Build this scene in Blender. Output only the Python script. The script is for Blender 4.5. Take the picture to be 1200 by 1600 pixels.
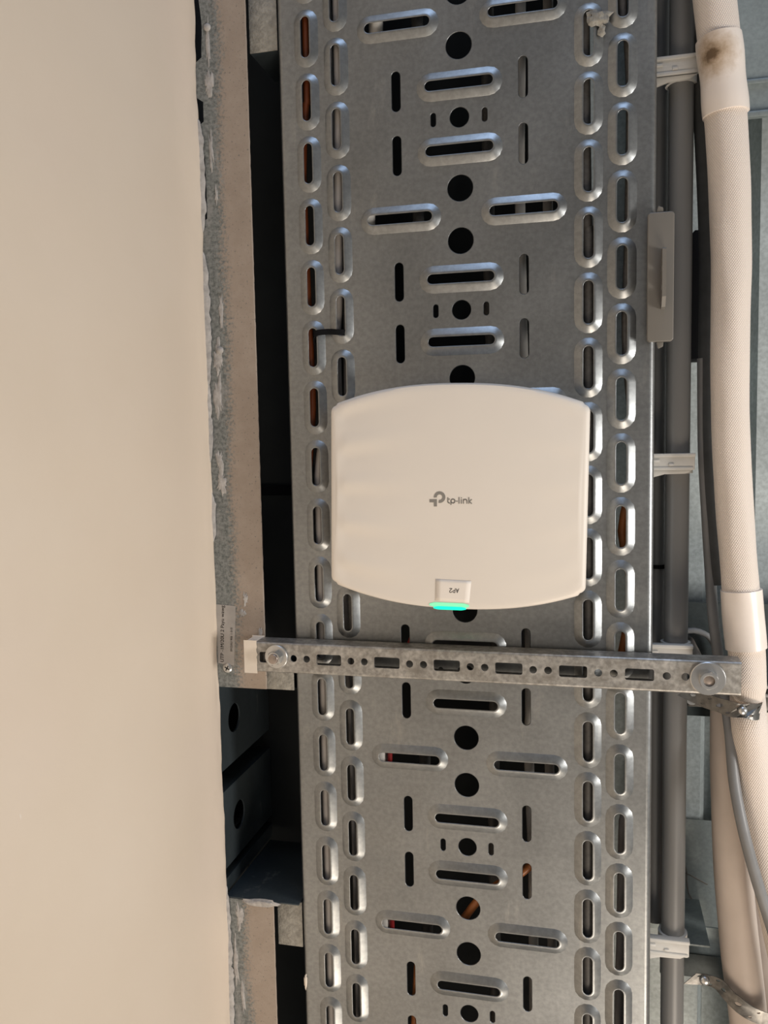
import bpy, bmesh, math, random
from mathutils import Vector, Matrix, noise
from mathutils.geometry import delaunay_2d_cdt

for o in list(bpy.data.objects):
    bpy.data.objects.remove(o)
random.seed(7)
scn = bpy.context.scene
COL = scn.collection
PI = math.pi
# ------------------------------------------------------------------ camera
# All lengths below are millimetres in the tray's frame: x to the right, y along the
# tray, z upwards from the tray's underside (which hangs 2.5 m above the floor).
HGT = 2.5
ROT = ((0.9719609, 0.01911492, 0.23436432),
       (0.00139777, 0.99620315, -0.0870479),
       (-0.23513839, 0.08493475, 0.96824379))
CAM = Vector((101.325, -71.996, -692.996))
FPX = 1329.17

def W(p):
    return Vector((p[0] * .001, p[1] * .001, HGT + p[2] * .001))

cam_d = bpy.data.cameras.new('camera')
cam = bpy.data.objects.new('camera', cam_d)
COL.objects.link(cam)
R = Matrix(ROT)
m = Matrix.Identity(4)
for i in range(3):
    m[i][0] = ROT[0][i]; m[i][1] = -ROT[1][i]; m[i][2] = -ROT[2][i]
m.translation = W(CAM)
cam.matrix_world = m
cam_d.sensor_fit = 'HORIZONTAL'
cam_d.sensor_width = 36
cam_d.lens = 36 * FPX / 1200
cam_d.clip_start = .01
scn.camera = cam

def at(u, v, z):
    d = R.transposed() @ Vector(((u - 600) / FPX, (v - 800) / FPX, 1))
    return CAM + d * ((z - CAM.z) / d.z)

# ------------------------------------------------------------------ light
world = bpy.data.worlds.new('room'); scn.world = world
world.use_nodes = True
bg = world.node_tree.nodes['Background']
bg.inputs[0].default_value = (1.0, .95, .90, 1)
bg.inputs[1].default_value = .19

def area(name, loc, target, sx, sy, power, col):
    d = bpy.data.lights.new(name, 'AREA'); d.shape = 'RECTANGLE'
    d.size = sx; d.size_y = sy; d.energy = power; d.color = col
    o = bpy.data.objects.new(name, d); COL.objects.link(o)
    o.location = W(loc)
    o.rotation_euler = (W(target) - W(loc)).to_track_quat('-Z', 'Y').to_euler()
    return o
area('corridor_lamp', (650, 1500, -1100), (0, 50, 0), .7, .7, 17.5, (1.0, .86, .71))
area('side_lamp', (1000, 110, -420), (200, 30, 60), .22, .22, 7, (1.0, .96, .91))
area('cool_far_light', (300, -2600, -500), (0, 0, 0), 1.2, 1.6, 22, (.50, .68, 1.0))  # unseen cool source beyond the upper end of the tray

vs = scn.view_settings
vs.view_transform = 'Standard'; vs.look = 'None'; vs.gamma = 1; vs.use_curve_mapping = False
vs.exposure = 0.0

# ------------------------------------------------------------------ materials
def nt(name):
    mt = bpy.data.materials.new(name); mt.use_nodes = True
    t = mt.node_tree
    return mt, t, t.nodes['Principled BSDF']

def ramp(t, fac, stops):
    r = t.nodes.new('ShaderNodeValToRGB')
    e = r.color_ramp.elements
    while len(e) < len(stops): e.new(.5)
    for el, (p, c) in zip(e, stops):
        el.position = p; el.color = (*c, 1) if len(c) == 3 else c
    t.links.new(fac, r.inputs[0])
    return r.outputs[0]

def noise_n(t, scale, detail=3, rough=.55, vec=None, stretch=None):
    if vec is None:
        tc = t.nodes.new('ShaderNodeTexCoord'); vec = tc.outputs['Object']
    if stretch:
        mp = t.nodes.new('ShaderNodeMapping'); mp.inputs['Scale'].default_value = stretch
        t.links.new(vec, mp.inputs[0]); vec = mp.outputs[0]
    n = t.nodes.new('ShaderNodeTexNoise')
    n.inputs['Scale'].default_value = scale; n.inputs['Detail'].default_value = detail
    n.inputs['Roughness'].default_value = rough
    t.links.new(vec, n.inputs['Vector'])
    return n.outputs['Fac']

def mixc(t, fac, a, b, mode='MIX'):
    mx = t.nodes.new('ShaderNodeMix'); mx.data_type = 'RGBA'; mx.blend_type = mode
    for s, v in ((0, fac), (6, a), (7, b)):
        if hasattr(v, 'is_output'): t.links.new(v, mx.inputs[s])
        elif s == 0: mx.inputs[0].default_value = v
        else: mx.inputs[s].default_value = (*v, 1)
    return mx.outputs[2]

def bump(t, bsdf, h, strength, dist):
    b = t.nodes.new('ShaderNodeBump')
    b.inputs['Strength'].default_value = strength; b.inputs['Distance'].default_value = dist
    t.links.new(h, b.inputs['Height']); t.links.new(b.outputs[0], bsdf.inputs['Normal'])

def plain(name, col, rough=.5, metal=0., var=.12, scale=60, bmp=0., stretch=None):
    mt, t, b = nt(name)
    n = noise_n(t, scale, 4, stretch=stretch)
    lo = tuple(c * (1 - var) for c in col); hi = tuple(min(1, c * (1 + var)) for c in col)
    t.links.new(ramp(t, n, [(.3, lo), (.7, hi)]), b.inputs['Base Color'])
    b.inputs['Roughness'].default_value = rough; b.inputs['Metallic'].default_value = metal
    if bmp: bump(t, b, noise_n(t, scale * 3, 4), bmp, .001)
    return mt

def galvanised(name, col, rough, spot=.35, metal=.85, big=7, var=.18, dirt=None):
    mt, t, b = nt(name)
    n1 = noise_n(t, big, 4)
    n2 = noise_n(t, 260, 3)
    base = ramp(t, n1, [(.3, tuple(c * (1 - var) for c in col)), (.72, tuple(min(1, c * (1 + var)) for c in col))])
    fine = ramp(t, n2, [(.35, (1 - spot,) * 3), (.65, (1, 1, 1))])
    c = mixc(t, 1., base, fine, 'MULTIPLY')
    # light scuffs with a shape of their own
    sc = ramp(t, noise_n(t, 38, 5, .7, stretch=(1, .25, 1)), [(.60, (0, 0, 0)), (.74, (1, 1, 1))])
    c = mixc(t, mixc(t, .30, (0, 0, 0), sc), c, (.62, .6, .56))
    if dirt: 
        dm = ramp(t, noise_n(t, 55, 6, .7), [(.45, (0, 0, 0)), (.62, (1, 1, 1))])
        c = mixc(t, mixc(t, .6, (0, 0, 0), dm), c, dirt)
    t.links.new(c, b.inputs['Base Color'])
    b.inputs['Metallic'].default_value = metal
    rr = t.nodes.new('ShaderNodeMapRange')
    rr.inputs['To Min'].default_value = rough - .07; rr.inputs['To Max'].default_value = rough + .1
    t.links.new(noise_n(t, 30, 4), rr.inputs['Value']); t.links.new(rr.outputs[0], b.inputs['Roughness'])
    bump(t, b, noise_n(t, 420, 2), .06, .0006)
    return mt

M = {}
M['tray'] = galvanised('galvanised_tray', (.335, .348, .352), .38, .16, .92)
M['tray_side'] = M['tray']
M['rail'] = galvanised('galvanised_rail', (.52, .505, .475), .42, .4, .7, big=45, dirt=(.24, .22, .19))
M['bolt'] = plain('zinc_bolt', (.62, .62, .61), .3, .92, .06, 90)
M['rod'] = plain('threaded_rod_zinc', (.38, .32, .28), .4, .8, .15, 200)
M['deck'] = galvanised('galvanised_deck', (.50, .55, .55), .55, .22, .35, big=14)
M['panel'] = galvanised('galvanised_panel', (.34, .385, .385), .5, .15, .4, big=12)
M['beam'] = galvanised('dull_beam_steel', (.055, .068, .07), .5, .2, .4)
M['stud'] = galvanised('shaded_stud_steel', (.055, .07, .078), .5, .1, .4)  # shade of the opening is put into this dark steel colour
M['strap'] = galvanised('perforated_strap_steel', (.19, .185, .175), .38, .3, .85, big=40)
M['plaster'] = plain('dried_plaster', (.40, .38, .36), .85, 0, .25, 160, .6)
M['white_paint'] = plain('rail_end_paint', (.74, .66, .56), .6, 0, .05, 50, .15)
M['ap'] = plain('matt_white_plastic', (.795, .735, .66), .46, 0, .015, 12)
M['ap_dark'] = plain('grey_base_plastic', (.45, .43, .4), .5)
M['ink_grey'] = plain('grey_print', (.25, .235, .21), .6, 0, .04)
M['ink_black'] = plain('black_print', (.02, .02, .02), .6, 0, .04)
M['ink_pale'] = plain('faded_print', (.20, .18, .16), .6, 0, .1)
M['sticker'] = plain('paper_sticker', (.84, .78, .71), .55, 0, .02, 30)
M['tape_clear'] = plain('printed_tape', (.36, .34, .32), .35, .1, .1, 90)
M['pvc'] = plain('grey_pvc', (.185, .183, .178), .38, 0, .06, 20, stretch=(1, .1, 1))
M['pvc_clip'] = plain('light_grey_clip', (.60, .585, .55), .45, 0, .06, 60)
M['pvc_plate'] = plain('warm_grey_plastic', (.17, .158, .14), .36, 0, .05, 30)
M['foam'] = plain('dark_foam', (.06, .063, .064), .8, 0, .15, 80, .1)
M['grey_cable'] = plain('grey_cable_sheath', (.20, .20, .20), .45, 0, .1, 40)
M['void_black'] = plain('unlit_void_black', (.018, .021, .022), .6, 0, .15, 30)  # black that stands for the unlit void above the tray
M['tape'] = plain('white_tape', (.80, .72, .65), .3, 0, .05, 40, .08)
M['wrap'] = plain('beige_pipe_wrap', (.56, .48, .42), .55, 0, .06, 25, .1)
M['black'] = plain('black_plastic', (.006, .006, .007), .75, 0, .1)
M['black'].node_tree.nodes['Principled BSDF'].inputs['Specular IOR Level'].default_value = .12
M['c_grey'] = plain('cable_pale_grey', (.42, .39, .365), .45, 0, .1, 80)
M['c_dark'] = plain('cable_charcoal', (.10, .095, .09), .5, 0, .2, 300)
M['c_orange'] = plain('cable_orange', (.50, .17, .05), .4, 0, .1, 60)
M['c_brown'] = plain('cable_rust', (.17, .042, .012), .4, 0, .1, 60)
M['c_white'] = plain('cable_white', (.72, .68, .62), .4, 0, .05, 60)
M['c_red'] = plain('cable_red', (.25, .015, .015), .4, 0, .1, 60)

def mat_wall():
    mt, t, b = nt('warm_white_wall_paint')
    c = ramp(t, noise_n(t, 4, 4), [(.3, (.71, .60, .48)), (.7, (.755, .65, .535))])
    pk = ramp(t, noise_n(t, 3.1, 2), [(.5, (0, 0, 0)), (.75, (1, 1, 1))])
    c = mixc(t, mixc(t, .35, (0, 0, 0), pk), c, (.78, .64, .56))
    sp = ramp(t, noise_n(t, 90, 4, .7, stretch=(1, .35, 1)), [(.72, (0, 0, 0)), (.76, (1, 1, 1))])
    c = mixc(t, mixc(t, .5, (0, 0, 0), sp), c, (.86, .80, .74))
    t.links.new(c, b.inputs['Base Color']); b.inputs['Roughness'].default_value = .62
    bump(t, b, noise_n(t, 55, 5, .6), .12, .002)
    return mt
M['wall'] = mat_wall()

def mat_flange():
    # beige overspray on the outer side, bare speckled zinc with plaster dust by the wall
    mt, t, b = nt('oversprayed_track_steel')
    tc = t.nodes.new('ShaderNodeTexCoord')
    sx = t.nodes.new('ShaderNodeSeparateXYZ'); t.links.new(tc.outputs['Object'], sx.inputs[0])
    big = noise_n(t, 16, 4, .6, stretch=(1, .45, 1)); fine = noise_n(t, 420, 3, .6)
    ad = t.nodes.new('ShaderNodeMath'); ad.operation = 'MULTIPLY_ADD'
    t.links.new(big, ad.inputs[0]); ad.inputs[1].default_value = .022; t.links.new(sx.outputs[0], ad.inputs[2])
    ad2 = t.nodes.new('ShaderNodeMath'); ad2.operation = 'MULTIPLY_ADD'
    t.links.new(fine, ad2.inputs[0]); ad2.inputs[1].default_value = .028; t.links.new(ad.outputs[0], ad2.inputs[2])
    mr = t.nodes.new('ShaderNodeMapRange'); mr.inputs['From Min'].default_value = .040; mr.inputs['From Max'].default_value = .048
    t.links.new(ad2.outputs[0], mr.inputs['Value'])
    bare = ramp(t, noise_n(t, 300, 4, .7), [(.36, (.10, .11, .105)), (.6, (.24, .25, .24))])
    dust = ramp(t, noise_n(t, 30, 6, .7, stretch=(1, .3, 1)), [(.53, (0, 0, 0)), (.66, (1, 1, 1))])
    bare = mixc(t, mixc(t, .7, (0, 0, 0), dust), bare, (.36, .345, .33))
    paint = ramp(t, noise_n(t, 45, 5, .7), [(.3, (.315, .255, .205)), (.7, (.38, .315, .26))])
    spk = ramp(t, noise_n(t, 500, 2, .5), [(.30, (1, 1, 1)), (.36, (0, 0, 0))])
    paint = mixc(t, spk, paint, (.2, .18, .16))
    t.links.new(mixc(t, mr.outputs[0], bare, paint), b.inputs['Base Color'])
    b.inputs['Roughness'].default_value = .6; b.inputs['Metallic'].default_value = .1
    bump(t, b, noise_n(t, 330, 4, .7), .35, .001)
    return mt
M['flange'] = mat_flange()
M['crust'] = plain('plaster_crusted_steel', (.30, .285, .25), .75, .1, .3, 160, .8)

def mat_braid():
    mt, t, b = nt('white_woven_sleeve')
    uv = t.nodes.new('ShaderNodeUVMap')
    hs = []
    for ang in (.62, -.62):
        mp = t.nodes.new('ShaderNodeMapping'); mp.inputs['Rotation'].default_value = (0, 0, ang)
        t.links.new(uv.outputs[0], mp.inputs[0])
        w = t.nodes.new('ShaderNodeTexWave'); w.inputs['Scale'].default_value = 215
        w.inputs['Distortion'].default_value = .6
        t.links.new(mp.outputs[0], w.inputs['Vector']); hs.append(w.outputs['Fac'])
    mx = t.nodes.new('ShaderNodeMath'); mx.operation = 'MULTIPLY'
    t.links.new(hs[0], mx.inputs[0]); t.links.new(hs[1], mx.inputs[1])
    c = ramp(t, mx.outputs[0], [(.0, (.66, .57, .50)), (.35, (.83, .745, .67))])
    st = ramp(t, noise_n(t, 25, 4), [(.62, (0, 0, 0)), (.8, (1, 1, 1))])
    t.links.new(mixc(t, mixc(t, .3, (0, 0, 0), st), c, (.60, .48, .38)), b.inputs['Base Color'])
    b.inputs['Roughness'].default_value = .6
    bump(t, b, mx.outputs[0], .5, .0008)
    return mt
M['braid'] = mat_braid()

def mat_stain():
    mt, t, b = nt('stained_white_tape')
    tc = t.nodes.new('ShaderNodeTexCoord')
    g = t.nodes.new('ShaderNodeMapping'); g.inputs['Location'].default_value = STAIN
    t.links.new(tc.outputs['Object'], g.inputs[0])
    s = t.nodes.new('ShaderNodeVectorMath'); s.operation = 'LENGTH'; t.links.new(g.outputs[0], s.inputs[0])
    a = t.nodes.new('ShaderNodeMath'); a.operation = 'MULTIPLY_ADD'
    t.links.new(noise_n(t, 140, 5, .7), a.inputs[0]); a.inputs[1].default_value = .018; t.links.new(s.outputs['Value'], a.inputs[2])
    c = ramp(t, a.outputs[0], [(.012, (.13, .08, .04)), (.017, (.48, .36, .25)), (.03, (.80, .72, .65))])
    t.links.new(c, b.inputs['Base Color']); b.inputs['Roughness'].default_value = .32
    return mt

def mat_emit(name, col, strength):
    mt, t, b = nt(name)
    b.inputs['Base Color'].default_value = (*col, 1)
    b.inputs['Emission Color'].default_value = (*col, 1); b.inputs['Emission Strength'].default_value = strength
    return mt
M['led'] = mat_emit('green_status_light', (.0, .82, .48), 1.0)
M['led_soft'] = mat_emit('green_led_glow', (.25, .85, .50), .38)

# ------------------------------------------------------------------ mesh building
def tag(o, label=None, cat=None, group=None, kind=None):
    for k, v in (('label', label), ('category', cat), ('group', group), ('kind', kind)):
        if v: o[k] = v
    return o

def thing(name, loc, label, cat, group=None):
    o = bpy.data.objects.new(name, None); COL.objects.link(o)
    o.empty_display_size = .02
    o.location = W(loc); o['mm'] = tuple(loc)
    ORG[o.name] = Vector(loc)
    del o['mm']
    return tag(o, label, cat, group)
ORG = {}

class MB:
    def __init__(s): s.v = []; s.f = []; s.uv = None
    def add(s, vs_, fs):
        n = len(s.v); s.v += [Vector(p) for p in vs_]; s.f += [tuple(i + n for i in f) for f in fs]; return s
    def box(s, x0, x1, y0, y1, z0, z1):
        return s.add([(x, y, z) for x in (x0, x1) for y in (y0, y1) for z in (z0, z1)],
                     [(0, 1, 3, 2), (4, 6, 7, 5), (0, 4, 5, 1), (2, 3, 7, 6), (0, 2, 6, 4), (1, 5, 7, 3)])
    def prism(s, poly, z0, z1):
        n = len(poly)
        return s.add([(p[0], p[1], z0) for p in poly] + [(p[0], p[1], z1) for p in poly],
                     [tuple(range(n))[::-1], tuple(range(n, 2 * n))] + [(i, (i + 1) % n, n + (i + 1) % n, n + i) for i in range(n)])
    def sweep_y(s, prof, y0, y1, closed=True):
        n = len(prof); k = n if closed else n - 1
        fs = [(i, (i + 1) % n, n + (i + 1) % n, n + i) for i in range(k)]
        if closed: fs += [tuple(range(n))[::-1], tuple(range(n, 2 * n))]
        return s.add([(x, y0, z) for x, z in prof] + [(x, y1, z) for x, z in prof], fs)
    def lathe(s, c, prof, n=32, axis=(0, 0, 1)):
        q = Vector((0, 0, 1)).rotation_difference(Vector(axis)); vs_ = []; fs = []
        for r, z in prof:
            for i in range(n):
                a = 2 * PI * i / n
                vs_.append(Vector(c) + q @ Vector((r * math.cos(a), r * math.sin(a), z)))
        m_ = len(prof)
        for j in range(m_ - 1):
            for i in range(n):
                fs.append((j * n + i, j * n + (i + 1) % n, (j + 1) * n + (i + 1) % n, (j + 1) * n + i))
        if prof[0][0] > 0 and prof[0] != prof[-1]:
            fs.append(tuple(range(n))[::-1]); fs.append(tuple(range((m_ - 1) * n, m_ * n)))
        return s.add(vs_, fs)
    def tube(s, path, r, n=20, step=6., cap=True, wob=0., seed=0, flat=1.):
        pts = spline(path, step); rr = r if callable(r) else (lambda k: r)
        N = len(pts); base = len(s.v); uvs = []
        vs_ = []; L = 0
        ref = Vector((0, 0, 1))
        for i, p in enumerate(pts):
            d = (pts[min(i + 1, N - 1)] - pts[max(i - 1, 0)]).normalized()
            if i: L += (p - pts[i - 1]).length
            e = ref - d * ref.dot(d)
            if e.length < 1e-3: e = Vector((1, 0, 0)) - d * d.x
            e.normalize(); g = d.cross(e)
            R_ = rr(i / (N - 1))
            for k in range(n + 1):
                a = 2 * PI * k / n
                w = 1 + wob * noise.noise(Vector((math.cos(a) * 1.3 + seed, math.sin(a) * 1.3, L * .02)))
                vs_.append(p + (e * math.cos(a) * flat + g * math.sin(a)) * R_ * w)
                uvs.append((a * R_ * .001, L * .001))
        fs = [(i * (n + 1) + k, i * (n + 1) + k + 1, (i + 1) * (n + 1) + k + 1, (i + 1) * (n + 1) + k)
              for i in range(N - 1) for k in range(n)]
        if cap:
            fs.append(tuple(range(n))); fs.append(tuple((N - 1) * (n + 1) + k for k in range(n))[::-1])
        s.uv = (s.uv or [(0, 0)] * base) + uvs
        return s.add(vs_, fs)
    def ribbon(s, path, width, thick, wdir=(0, 1, 0), step=3.):
        """a flat band that follows a path"""
        pts = spline(path, step); N = len(pts); vs_ = []
        for i, p in enumerate(pts):
            d = (pts[min(i + 1, N - 1)] - pts[max(i - 1, 0)]).normalized()
            w = Vector(wdir); w = (w - d * w.dot(d)).normalized(); nn = d.cross(w)
            for a, b in ((-1, -1), (1, -1), (1, 1), (-1, 1)):
                vs_.append(p + w * a * width / 2 + nn * b * thick / 2)
        fs = [(i * 4 + k, i * 4 + (k + 1) % 4, i * 4 + 4 + (k + 1) % 4, i * 4 + 4 + k) for i in range(N - 1) for k in range(4)]
        fs += [(3, 2, 1, 0), tuple((N - 1) * 4 + k for k in range(4))]
        return s.add(vs_, fs)
    def strokes(s, lines, wd, fn, n=8):
        """pen strokes laid on a surface; fn maps (u, v, lift) to a point"""
        for ln in lines:
            for (a, b) in zip(ln[:-1], ln[1:]):
                ax, ay = a; bx, by = b
                dx, dy = bx - ax, by - ay; L = math.hypot(dx, dy) or 1e-6
                t0 = math.atan2(dy, dx); poly = []
                for k in range(n // 2 + 1):
                    q = t0 - PI / 2 + PI * k / (n // 2); poly.append((bx + wd / 2 * math.cos(q), by + wd / 2 * math.sin(q)))
                for k in range(n // 2 + 1):
                    q = t0 + PI / 2 + PI * k / (n // 2); poly.append((ax + wd / 2 * math.cos(q), ay + wd / 2 * math.sin(q)))
                m_ = len(poly)
                s.add([fn(x, y, 1) for x, y in poly] + [fn(x, y, 0) for x, y in poly],
                      [tuple(range(m_)), tuple(range(m_, 2 * m_))[::-1]] + [(i, (i + 1) % m_, m_ + (i + 1) % m_, m_ + i) for i in range(m_)])
        return s
    def plate(s, outline, holes, z0, z1, fn=None):
        """flat plate between z0 and z1 with holes cut through it"""
        loops = [outline] + holes
        pts = []; edges = []
        for lp in loops:
            n0 = len(pts); pts += [Vector((x, y)) for x, y in lp]
            edges += [(n0 + i, n0 + (i + 1) % len(lp)) for i in range(len(lp))]
        v, _, f, ov, _, _ = delaunay_2d_cdt(pts, edges, [], 0, 1e-6)
        keep = []
        for t in f:
            c = (v[t[0]] + v[t[1]] + v[t[2]]) / 3
            if inside(c, outline) and not any(inside(c, h) for h in holes): keep.append(tuple(t))
        n = len(v)
        fn = fn or (lambda x, y, z: (x, y, z))
        vs_ = [fn(p.x, p.y, z0) for p in v] + [fn(p.x, p.y, z1) for p in v]
        fs = [t[::-1] for t in keep] + [tuple(i + n for i in t) for t in keep]
        cnt = {}
        for t in keep:
            for a, b in ((t[0], t[1]), (t[1], t[2]), (t[2], t[0])):
                if (b, a) in cnt: del cnt[(b, a)]
                else: cnt[(a, b)] = 1
        fs += [(a, b, b + n, a + n) for a, b in cnt]
        return s.add(vs_, fs)
    def lump(s, c, rx, ry, rz, seed=0, n=14, rough=.35):
        vs_ = []; fs = []
        for j in range(n // 2 + 1):
            th = PI * j / (n // 2)
            for i in range(n):
                ph = 2 * PI * i / n
                d = Vector((math.sin(th) * math.cos(ph), math.sin(th) * math.sin(ph), math.cos(th)))
                k = 1 + rough * noise.noise(d * 1.7 + Vector((seed * 3.1, seed, 0)))
                vs_.append((c[0] + rx * k * d.x, c[1] + ry * k * d.y, c[2] + rz * k * d.z))
        for j in range(n // 2):
            for i in range(n):
                fs.append((j * n + i, j * n + (i + 1) % n, (j + 1) * n + (i + 1) % n, (j + 1) * n + i))
        return s.add(vs_, fs)
    def build(s, name, mat, parent=None, smooth=None, bevel=0, seg=2, org=None):
        if parent is not None: o0 = ORG[parent.name]
        elif org is not None: o0 = Vector(org)
        else:
            o0 = sum(s.v, Vector()) / len(s.v)
        me = bpy.data.meshes.new(name)
        me.from_pydata([(p - o0) * .001 for p in s.v], [], s.f)
        if s.uv and len(s.uv) == len(s.v):
            ul = me.uv_layers.new(name='UVMap')
            for lp in me.loops: ul.data[lp.index].uv = s.uv[lp.vertex_index]
        bm = bmesh.new(); bm.from_mesh(me)
        bmesh.ops.remove_doubles(bm, verts=bm.verts, dist=1e-7) if not s.uv else None
        if bevel:
            es = [e for e in bm.edges if len(e.link_faces) == 2 and e.calc_face_angle(0) > .6]
            bmesh.ops.bevel(bm, geom=es, offset=bevel * .001, segments=seg, affect='EDGES', clamp_overlap=True, profile=.5)
        bmesh.ops.recalc_face_normals(bm, faces=bm.faces)
        bm.to_mesh(me); bm.free()
        if smooth is not None or bevel:
            me.shade_smooth(); me.set_sharp_from_angle(angle=math.radians(smooth or 35))
        me.materials.append(M[mat] if isinstance(mat, str) else mat)
        o = bpy.data.objects.new(name, me); COL.objects.link(o)
        ORG[o.name] = o0
        if parent is not None: o.parent = parent
        else: o.location = W(o0)
        return o

def inside(p, poly):
    x, y = p[0], p[1]; r = False; n = len(poly); j = n - 1
    for i in range(n):
        xi, yi = poly[i]; xj, yj = poly[j]
        if (yi > y) != (yj > y) and x < (xj - xi) * (y - yi) / (yj - yi) + xi: r = not r
        j = i
    return r

def spline(path, step):
    P = [Vector(p) for p in path]
    if len(P) == 2:
        n = max(2, int((P[1] - P[0]).length / (step * 6))); return [P[0].lerp(P[1], i / n) for i in range(n + 1)]
    out = []
    for i in range(len(P) - 1):
        p0 = P[max(i - 1, 0)]; p1 = P[i]; p2 = P[i + 1]; p3 = P[min(i + 2, len(P) - 1)]
        n = max(2, int((p2 - p1).length / step))
        for k in range(n):
            t = k / n
            out.append(.5 * ((2 * p1) + (p2 - p0) * t + (2 * p0 - 5 * p1 + 4 * p2 - p3) * t * t + (3 * p1 - p0 - 3 * p2 + p3) * t ** 3))
    out.append(P[-1]); return out

def stadium(cx, cy, w, h, off=0., n=8):
    """slot outline w by h, grown by off"""
    r = min(w, h) / 2; R_ = r + off; pts = []
    if w >= h: c = ((cx + w / 2 - r, cy, -PI / 2), (cx - w / 2 + r, cy, PI / 2))
    else: c = ((cx, cy + h / 2 - r, 0), (cx, cy - h / 2 + r, PI))
    for x, y, a0 in c:
        for k in range(n + 1):
            a = a0 + PI * k / n; pts.append((x + R_ * math.cos(a), y + R_ * math.sin(a)))
    return pts

def circle(cx, cy, r, n=24):
    return [(cx + r * math.cos(2 * PI * i / n), cy + r * math.sin(2 * PI * i / n)) for i in range(n)]

def rrect(x0, x1, y0, y1, r, n=5):
    pts = []
    for cx, cy, a0 in ((x1 - r, y1 - r, 0), (x0 + r, y1 - r, PI / 2), (x0 + r, y0 + r, PI), (x1 - r, y0 + r, 1.5 * PI)):
        for k in range(n + 1):
            a = a0 + PI / 2 * k / n; pts.append((cx + r * math.cos(a), cy + r * math.sin(a)))
    return pts

def smst(a, b, x):
    t = max(0, min(1, (x - a) / (b - a))); return t * t * (3 - 2 * t)

# ================================================================== SETTING
# ---- left wall: painted drywall that ends just under the tray
WX = -221.
def build_wall():
    mb = MB()
    ys = [-1500, -1000, -700] + [-600 + 4 * i for i in range(314)] + [760, 1100, 1600]
    zs = [-2.4, -2.8, -3.6, -5, -7, -9.5, -13, -17, -22, -28, -36, -46, -60, -80, -110, -150, -200, -270, -400, -700, -1300, -2500]
    rows = []
    for j, z in enumerate(zs):
        row = []
        for y in ys:
            k = math.exp(z / 14)
            x = WX - 3.2 * smst(0, -45, z) + k * (1.6 * noise.noise(Vector((y * .012, 3, z * .05))) + .9 * noise.noise(Vector((y * .07, 1, z * .2))))
            x += .5 * noise.noise(Vector((y * .02, z * .02, 9)))
            if j < 2: x -= 1.6 - .8 * j
            zz = z + k * .8 * noise.noise(Vector((y * .05, 7, 0)))
            row.append((x, y, zz))
        rows.append(row)
    n = len(ys)
    back = [(-233.5, y, -2.4) for y in ys]
    back2 = [(-233.5, y, -2500) for y in ys]
    allr = [back2, back] + rows
    vs_ = [p for r in allr for p in r]
    fs = [(j * n + i, j * n + i + 1, (j + 1) * n + i + 1, (j + 1) * n + i) for j in range(len(allr) - 1) for i in range(n - 1)]
    mb.add(vs_, fs)
    return tag(mb.build('wall_left', 'wall', smooth=50, org=(WX, 0, -2500)), kind='structure')
wall = build_wall()
# plaster that squeezed out along the top edge of the board
def edge_plaster(y0, y1, w0, seed):
    mb = MB(); n = max(6, int((y1 - y0) / 3)); vs_ = []; fs = []
    for i in range(n + 1):
        y = y0 + (y1 - y0) * i / n; e = math.sin(PI * i / n) ** .4
        w = (w0 + 2.2 * noise.noise(Vector((y * .09, seed, 0))) + 1.4 * noise.noise(Vector((y * .3, seed, 4)))) * e
        w = max(.3, w)
        for a, z in ((0, -4.2), (.0, -6.6 * (.5 + .5 * e)), (.55, -5.4), (.9, -4.6), (1, -4.0)):
            vs_.append((WX - 2.4 + (w + 2.2) * a, y, z + .5 * noise.noise(Vector((y * .2, a * 3, seed)))))
    for i in range(n):
        for k in range(4): fs.append((i * 5 + k, i * 5 + k + 1, (i + 1) * 5 + k + 1, (i + 1) * 5 + k))
        fs.append((i * 5 + 4, i * 5, (i + 1) * 5, (i + 1) * 5 + 4))
    mb.add(vs_, fs)
    return mb.build('edge_plaster', 'plaster', wall, smooth=50)
for k, (a, b, w) in enumerate(((-345, -250, 4.5), (-235, -120, 5.), (-128, -55, 3.2), (-30, 15, 3.), (330, 520, 4.))):
    edge_plaster(a, b, w, k)
M['plaster'].name = 'dried_plaster'

# ---- ceiling: ribbed galvanised deck above everything
def deck():
    mb = MB(); prof = []
    for k in range(-14, 16):
        x = 150 + 100 * k
        prof += [(x, 150), (x + 55, 150), (x + 63, 182), (x + 92, 182)]
    prof = [(x, z) for x, z in prof]
    top = [(x, z + 1.2) for x, z in prof][::-1]
    mb.sweep_y(prof + top, -1700, 1900)
    return tag(mb.build('ceiling', 'deck', smooth=25, org=(0, 0, 150)), kind='structure')
deck()

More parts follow.
